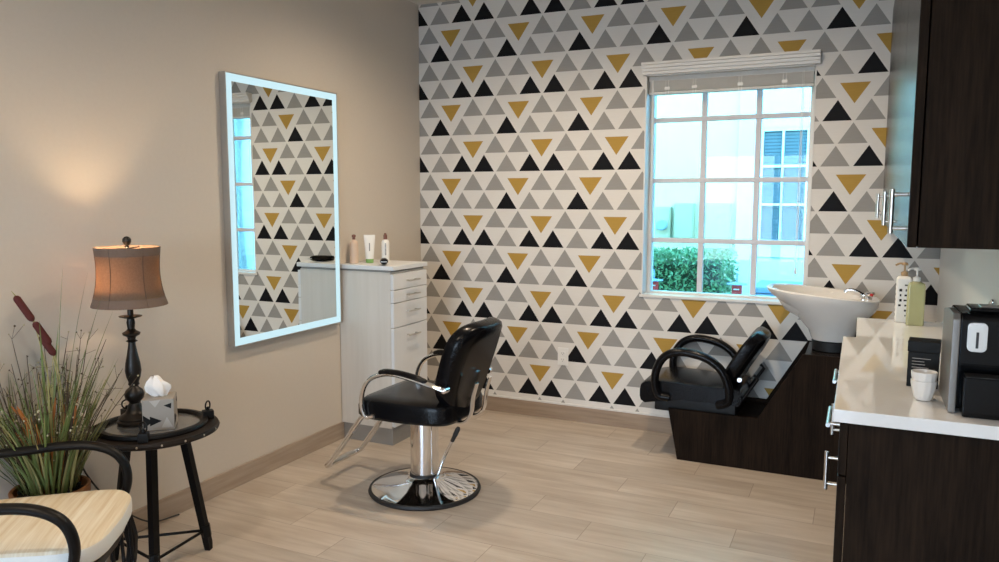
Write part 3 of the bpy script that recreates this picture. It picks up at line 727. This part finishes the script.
tsx = empty('tissue_box', (.357, -2.557, TZ+.004), radians(42)); tag(tsx, 'cube tissue box with grey and black triangle print on the side table', 'tissue box')
hb = .056
b = MB(); b.box((0, 0, .06), (2*hb, 2*hb, .12), .002, 0)
for (q, mi) in (([(-.054, .062), (-.054, .008), (-.02, .036)], 1), ([(-.02, .036), (-.018, .036), (.004, .036)], 2), ([(-.03, .056), (-.03, .018), (.012, .036)], 1), ([(.02, .095), (.048, .104), (.046, .082)], 1), ([(-.03, .115), (.01, .118), (-.01, .09)], 2), ([(.01, .01), (.05, .01), (.03, .05)], 2)):
    b.prism(q, 'y', -hb-.0006, -hb+.001, mi)
    b.prism([(p_[0], p_[1]) for p_ in q], 'x', hb-.001, hb+.0006, mi)
b.build('carton', [M_card, M_cardblk, M_cardgrey], tsx)
b = MB(); n = 40; rings = []
for i, (r, z) in enumerate(((.016, .118), (.024, .130), (.034, .145), (.037, .160), (.031, .174), (.019, .187), (.007, .196))):
    rings.append([((r+.007*sin(5*2*pi*k/n+i*.5)+.004*sin(3*2*pi*k/n))*cos(2*pi*k/n)*1.15-.004*i*.6, (r+.006*sin(4*2*pi*k/n+i*.7))*.6*sin(2*pi*k/n), z+.006*sin(3*2*pi*k/n+i)) for k in range(n)])
b.loft(rings); b.build('tissue', M_tissue, tsx)

# ------------------------------------------------------------------ potted grasses
PX, PY, PZ = .165, -2.885, .40
pp = empty('potted_grass', (PX, PY, 0)); tag(pp, 'potted arrangement of green grasses, twigs and red brown cattails in the corner by the lamp', 'plant')
MB().lathe([(.085, 0), (.088, .004), (.118, PZ-.05), (.122, PZ-.04), (.128, PZ-.035), (.130, PZ-.004), (.126, PZ), (.118, PZ-.002), (.115, PZ-.03), (.001, PZ-.032)], 44).build('pot', M_terra, pp)
b = MB(); b.lathe([(.113, PZ-.03), (.09, PZ-.018), (.05, PZ-.012), (.001, PZ-.010)], 30)
for k in range(90):
    t = random.uniform(0, 2*pi); r = .1*math.sqrt(random.random()); b.ball((r*cos(t), r*sin(t), PZ-.014+random.uniform(0, .012)), random.uniform(.004, .010), 4)
b.build('moss', M_soil, pp)
def blade(b, base, az, lean, length, w, droop, mi=0):
    if -.3 < math.remainder(az, 2*pi) < 2.6: lean = min(lean, .34); droop = min(droop, .35)
    if -2.0 < math.remainder(az, 2*pi) <= -.3: lean = min(lean, .45); droop = min(droop, .5)
    segs = 9; p = Vector(base); V = []; F = []; th = lean
    side = Vector((-sin(az), cos(az), 0))
    for i in range(segs+1):
        t = i/segs; ww = w*(1-t)**.7*(.6+.4*min(1, t*4))+.0003
        d = Vector((cos(az)*sin(th), sin(az)*sin(th), cos(th))); nn = side.cross(d)
        V += [p-side*ww, p+nn*ww*.35, p+side*ww, p-nn*ww*.1]
        if i < segs:
            q = 4*i
            for k in range(4): F.append((q+k, q+(k+1) % 4, q+4+(k+1) % 4, q+4+k))
        p = p+d*(length/segs); th += droop/segs
        if p.x < -PX+.01: p.x = -PX+.01
    b.add(V, F, mi)
b = MB()
for k in range(230):
    t = random.uniform(0, 2*pi); r = .085*math.sqrt(random.random()); az = t+random.uniform(-.5, .5)
    blade(b, (r*cos(t), r*sin(t), PZ-.015), az, random.uniform(.0, .42)+r*2.2, random.uniform(.18, .52), random.uniform(.0028, .0075), random.uniform(.0, .8), random.choice((0, 0, 1)))
for az, ln, le, dr in ((1.2, .82, .02, .10), (.9, .80, .08, .18), (.6, .74, .16, .2), (.5, .70, .24, .2), (-.6, .66, .12, .2), (-1.9, .62, .42, .6), (-2.1, .58, .5, .5), (-1.2, .50, .3, .5), (2.2, .6, .1, .3)):
    blade(b, (.03*cos(az), .03*sin(az), PZ-.015), az, le, ln, .0085, dr, 0)
b.build('grass_blades', [M_grass, M_olive], pp)
b = MB()
for k in range(80):
    t = random.uniform(0, 2*pi); r = .06*math.sqrt(random.random()); az = t+random.uniform(-.6, .6); ln = random.uniform(.25, .58)
    st = Vector((r*cos(t), r*sin(t), PZ-.015)); le = random.uniform(.1, .62)
    e1 = st+Vector((cos(az)*sin(le), sin(az)*sin(le), cos(le)))*ln
    e1.x = max(e1.x, -PX+.015)
    mid = (st+e1)/2+Vector((random.uniform(-.015, .015), random.uniform(-.015, .015), .02))
    path = cr([st, mid, e1], 5); b.tube(path, [.0016]*(len(path)-1)+[.0008], 5, 0)
    for j in range(random.randint(3, 6)):
        p0 = path[random.randint(4, len(path)-1)]; q = p0+Vector((random.uniform(-.04, .04), random.uniform(-.04, .04), random.uniform(.0, .05))); q.x = max(q.x, -PX+.012)
        b.tube([p0, q], .0007, 4, 0); b.ball(q, random.uniform(.002, .0042), 4, random.choice((1, 1, 0)))
b.build('flower_twigs', [M_brownstem, M_petal], pp)
b = MB()
for k in range(26):
    t = random.uniform(0, 2*pi); r = random.uniform(.03, .10); az = t
    p0 = Vector((r*cos(t), r*sin(t), PZ+random.uniform(.06, .26))); le = random.uniform(.0, .7); d = Vector((cos(az)*sin(le), sin(az)*sin(le), cos(le)))
    pts = [p0+d*(i*.018) for i in range(6)]
    b.tube(pts, [.002, .006, .007, .006, .004, .001], 6, 0, flat=(1, .6)); b.tube([(r*.7*cos(t), r*.7*sin(t), PZ-.02), p0], .001, 4, 0)
b.build('orange_plumes', M_orange, pp)
for (top, ln) in (((-.040, -.058, 1.10), .105), ((-.006, -.018, 1.005), .095), ((.004, -.005, .955), .085)):
    T = Vector(top); B0 = Vector((.005, .01, PZ-.015)); d = (T-B0); dn = Vector((-.05, -.06, .145)).normalized()
    s0 = T-dn*ln
    c_ = MB().tube(cr([B0, B0*.5+s0*.5+Vector((.02, .02, 0)), s0, T+dn*.02], 6), [.0022]*18+[.001], 6).build('cattail_stem', M_olive, pp)
    MB().tube([s0, s0+dn*.006, s0+dn*.014, T-dn*.012, T-dn*.004, T], [.004, .010, .0125, .0125, .009, .003], 14).build('cattail_head', M_cattail, c_)

# ------------------------------------------------------------------ armchair (local +x is the front)
ac = empty('armchair', (.472, -3.22, 0), radians(37)); tag(ac, 'black curved arm chair with cream striped seat cushion at the lower left', 'chair')
cu = []
for k in range(60):
    t = 2*pi*k/60; c_, s_ = cos(t), sin(t); e = .32
    x = math.copysign(abs(c_)**e, c_); y = math.copysign(abs(s_)**e, s_)
    wd = .228*(1+.10*x)
    cu.append((.265*x+(.03*(1-y*y) if x > 0 else 0), wd*y))
MBc = Matrix.Translation((.02, 0, 0))
cs = MB().slab(cu, [(.02, .388), (.003, .392), (0, .398)], M=MBc)
cs.slab(cu, [(.0, .443), (.006, .451), (.03, .456), (.09, .461), (.17, .463)], M=MBc)
cs.build('seat_cushion', M_cushion, ac)
bd = MB().slab(cu, [(.0005, .396), (-.002, .402), (-.003, .42), (-.002, .438), (.0005, .4435)], M=MBc).build('cushion_band', M_piping, ac)
b = MB(); b.slab(cu, [(.03, .345), (.015, .35), (.012, .375), (.03, .387)], M=Matrix.Translation((.015, 0, 0))); b.build('seat_frame', M_blkmetal, ac)
for s in (-1, 1):
    pth = cr([(-.31, .225*s, .615), (-.22, .24*s, .597), (-.08, .262*s, .592), (.06, .274*s, .600), (.165, .279*s, .592), (.235, .28*s, .555), (.262, .278*s, .49), (.252, .272*s, .42), (.205, .262*s, .37), (.13, .235*s, .352)], 7)
    MB().tube(pth, .0185, 12, flat=(.8, 1.15)).build('armrest', M_blkmetal, ac)
    b = MB(); b.tube(cr([(.26, .235*s, .36), (.275, .245*s, .25), (.26, .25*s, .12), (.27, .255*s, .0)], 6), [.022]*6+[.018]*12+[.015], 8, up=(1, 0, 0)); b.build('leg', M_blkmetal, ac)
    b = MB(); b.tube(cr([(-.20, .2*s, .36), (-.25, .21*s, .2), (-.31, .215*s, .0)], 6), [.020]*6+[.016]*7, 8, up=(1, 0, 0)); b.build('leg', M_blkmetal, ac)
    b = MB(); b.tube(cr([(-.22, .2*s, .36), (-.28, .215*s, .55), (-.33, .21*s, .75), (-.38, .2*s, .92)], 6), .018, 8, up=(1, 0, 0)); b.build('back_post', M_blkmetal, ac)
b = MB(); b.tube(cr([(-.38, .2, .92), (-.40, .1, .95), (-.405, 0, .955), (-.40, -.1, .95), (-.38, -.2, .92)], 6), .018, 8)
b.tube(cr([(-.27, .205, .55), (-.30, 0, .56), (-.27, -.205, .55)], 6), .014, 8)
for q in (-.1, 0, .1): b.cyl((-.285, q, .55), (-.395, q, .945), .008, 8)
b.build('backrest', M_blkmetal, ac)
b = MB()
for i in range(5):
    q = (-.2+.1*i); b.cyl((.28, q, .35), (.29, q*1.05, .12), .006, 8)
b.cyl((.285, -.25, .12), (.285, .25, .12), .012, 8); b.build('front_lattice', M_blkmetal, ac)

# ------------------------------------------------------------------ outdoors
GZ = -.15
gd = MB().span((-8, .2, GZ-.1), (12, 14, GZ)); gd.span((-8, -16, GZ-.1), (12, -7.36, GZ)); tag(gd.build('ground', M_gravel, smooth=False), 'pale ground outside the window', 'ground')['kind'] = 'structure'
NY = 3.4
nb = empty('neighbour_building', (0, NY, 0)); tag(nb, 'pale stucco building seen through the window', 'building')
MB().span((-7, 0, GZ), (1.655, .3, 4.6)).build('wall', M_stucco, nb, smooth=False)
MB().span((1.655, -.05, GZ), (9, .3, 4.6)).build('white_bay_wall', M_stucco_w, nb, smooth=False)
MB().span((1.80, -.062, .862), (4.5, -.05, .876)).build('sill_line', M_bluegrey, nb)
x0, x1, z0, z1 = 1.865, 2.75, 1.02, 2.12
f = MB(); frx = [(x0, x0+.03), (x1-.03, x1), ((x0+x1)/2-.02, (x0+x1)/2+.02), (x0+.20, x0+.22), (x1-.23, x1-.21)]
for a_, c_ in frx: f.span((a_, -.10, z0), (c_, -.05, z1))
for z in (z0+.012, z1-.012, z0+.37, z0+.74): f.span((x0, -.098, z-.012), (x1, -.052, z+.012))
wf = f.build('window', M_outframe, nb)
MB().span((x0+.01, -.07, z0), (x1-.01, -.055, z1)).build('blind', M_outwin, wf, smooth=False)
def wbox(x0, x1, z0, z1, nm, lab, dep=.16, dial=False):
    r = empty(nm, ((x0+x1)/2, NY-.001, z0)); tag(r, lab, 'utility box')
    hx, hz = (x1-x0)/2, z1-z0
    MB().span((-hx, -dep, 0), (hx, 0, hz), .008).build('casing', M_beigebox, r)
    MB().span((-hx+.015, -dep-.012, .015), (hx-.015, -dep-.0005, hz-.015), .004).build('cover', M_beigebox, r)
    if dial: MB().lathe([(.055, 0), (.055, .05), (.045, .06), (.001, .062)], 24, M=Matrix.Translation((0, -dep-.0125, hz*.45)) @ Matrix.Rotation(pi/2, 4, 'X')).build('dial', M_meter, r)
wbox(.84, 1.00, 1.02, 1.36, 'meter_box', 'small meter box with round dial on the neighbouring wall, leftmost of three', .07, dial=True)
wbox(1.03, 1.24, 1.03, 1.40, 'utility_box', 'middle beige utility box on the neighbouring wall', .06)
wbox(1.33, 1.61, .93, 1.40, 'utility_cabinet', 'widest beige utility box on the neighbouring wall, above the hedge', .05)
hd = empty('hedge', (1.12, 2.3, GZ)); tag(hd, 'clipped green hedge outside the window', 'hedge')
hx, hyy, hz0, hz1 = .65, .26, 0, 1.125
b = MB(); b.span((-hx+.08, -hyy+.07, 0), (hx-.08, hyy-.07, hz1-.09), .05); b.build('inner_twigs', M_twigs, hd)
b = MB()
for k in range(5200):
    face = random.random()
    if face < .62: p = Vector((random.uniform(-hx, hx), -hyy+random.uniform(-.03, .06), random.uniform(.02, hz1)))
    elif face < .86: p = Vector((random.uniform(-hx, hx), random.uniform(-hyy, hyy), hz1+random.uniform(-.07, .02)))
    else: p = Vector((hx+random.uniform(-.06, .03), random.uniform(-hyy, hyy), random.uniform(.02, hz1)))
    n_ = Vector((random.gauss(0, 1), random.gauss(0, 1), random.gauss(.3, 1))).normalized(); t_ = n_.orthogonal().normalized(); t_.rotate(Matrix.Rotation(random.uniform(0, 6.28), 3, n_)); s_ = n_.cross(t_)
    L_, w_ = random.uniform(.018, .034), random.uniform(.008, .014)
    b.add([p-t_*L_, p+s_*w_+n_*.003, p+t_*L_, p-s_*w_+n_*.003], [(0, 1, 2, 3)])
b.build('leaves', M_leaf, hd, smooth=False)
def redbox(x, y, lab):
    r = empty('valve_box', (x, y, GZ)); tag(r, lab, 'valve box', 'red valve boxes outside the window')
    MB().cyl((0, 0, 0), (0, 0, .825), .014, 10).build('pipe', M_bluegrey, r)
    MB().box((0, 0, .865), (.075, .06, .08), .008).build('box', M_red, r)
    MB().box((0, -.0315, .87), (.045, .003, .010), .001).build('nameplate', M_outframe, r)
    MB().lathe([(.001, .906), (.080, .908), (.081, .914), (.02, .922), (.008, .925), (.008, 1.0), (.001, 1.002)], 24).build('disc', M_bluegrey, r)
    return r
redbox(1.905, 1.75, 'red valve box with blue grey disc at the right end of the hedge outside')
redbox(1.225, 1.75, 'red valve box with blue grey disc at the left end of the hedge outside')
bb_ = empty('outdoor_bin', (2.35, 2.2, GZ)); tag(bb_, 'low blue grey box outside behind the basin', 'box')
MB().span((-.33, -.25, 0), (.5, .25, .82), .01).build('casing', M_bluegrey, bb_)
MB().span((-.35, -.27, .825), (.52, .27, .88), .012).build('lid', M_bluegrey, bb_)

# ------------------------------------------------------------------ daylight
wd = bpy.data.worlds.new('sky'); SC.world = wd; wd.use_nodes = True
nt = wd.node_tree; bg = nt.nodes['Background']
tc = nt.nodes.new('ShaderNodeTexCoord'); sp = nt.nodes.new('ShaderNodeSeparateXYZ'); rp = nt.nodes.new('ShaderNodeValToRGB')
nt.links.new(tc.outputs['Generated'], sp.inputs[0]); nt.links.new(sp.outputs[2], rp.inputs[0]); nt.links.new(rp.outputs[0], bg.inputs[0])
rp.color_ramp.elements[0].position = 0; rp.color_ramp.elements[0].color = (.80, .92, 1, 1)
rp.color_ramp.elements[1].position = .7; rp.color_ramp.elements[1].color = (.28, .55, 1, 1)
bg.inputs[1].default_value = 8.5
def portal(loc, rot, sx, sy):
    L = bpy.data.lights.new('daylight_portal', 'AREA'); L.shape = 'RECTANGLE'; L.size = sx; L.size_y = sy; L.cycles.is_portal = True
    o = bpy.data.objects.new('daylight_portal', L); COL.objects.link(o); o.location = loc; o.rotation_euler = rot
portal(((DX0+DX1)/2, YB-.2, DZ1/2), (pi/2, 0, 0), DX1-DX0, DZ1)
portal(((WX0+WX1)/2, .24, (WZ0+WZ1)/2), (-pi/2, 0, 0), WX1-WX0, WZ1-WZ0)

# ------------------------------------------------------------------ camera and view
R3 = Matrix(((.9053965, -.4219962, -.0466525), (.4245638, .9003442, .0955292), (.0016904, -.1062988, .9943328)))
right, fwd, up = R3.col[0], R3.col[1], R3.col[2]
cam = bpy.data.cameras.new('camera'); co = bpy.data.objects.new('camera', cam); COL.objects.link(co)
Mx = Matrix.Identity(4)
for i in range(3): Mx[i][0] = right[i]; Mx[i][1] = up[i]; Mx[i][2] = -fwd[i]
Mx[0][3], Mx[1][3], Mx[2][3] = 2.7805, -4.6294, 1.4390
co.matrix_world = Mx
cam.sensor_width = 36; cam.lens = 767.48/999*36; cam.clip_start = .02; cam.clip_end = 100
SC.camera = co
vs = SC.view_settings; vs.view_transform = 'Standard'; vs.look = 'None'; vs.gamma = 1; vs.use_curve_mapping = False; vs.exposure = 0.70
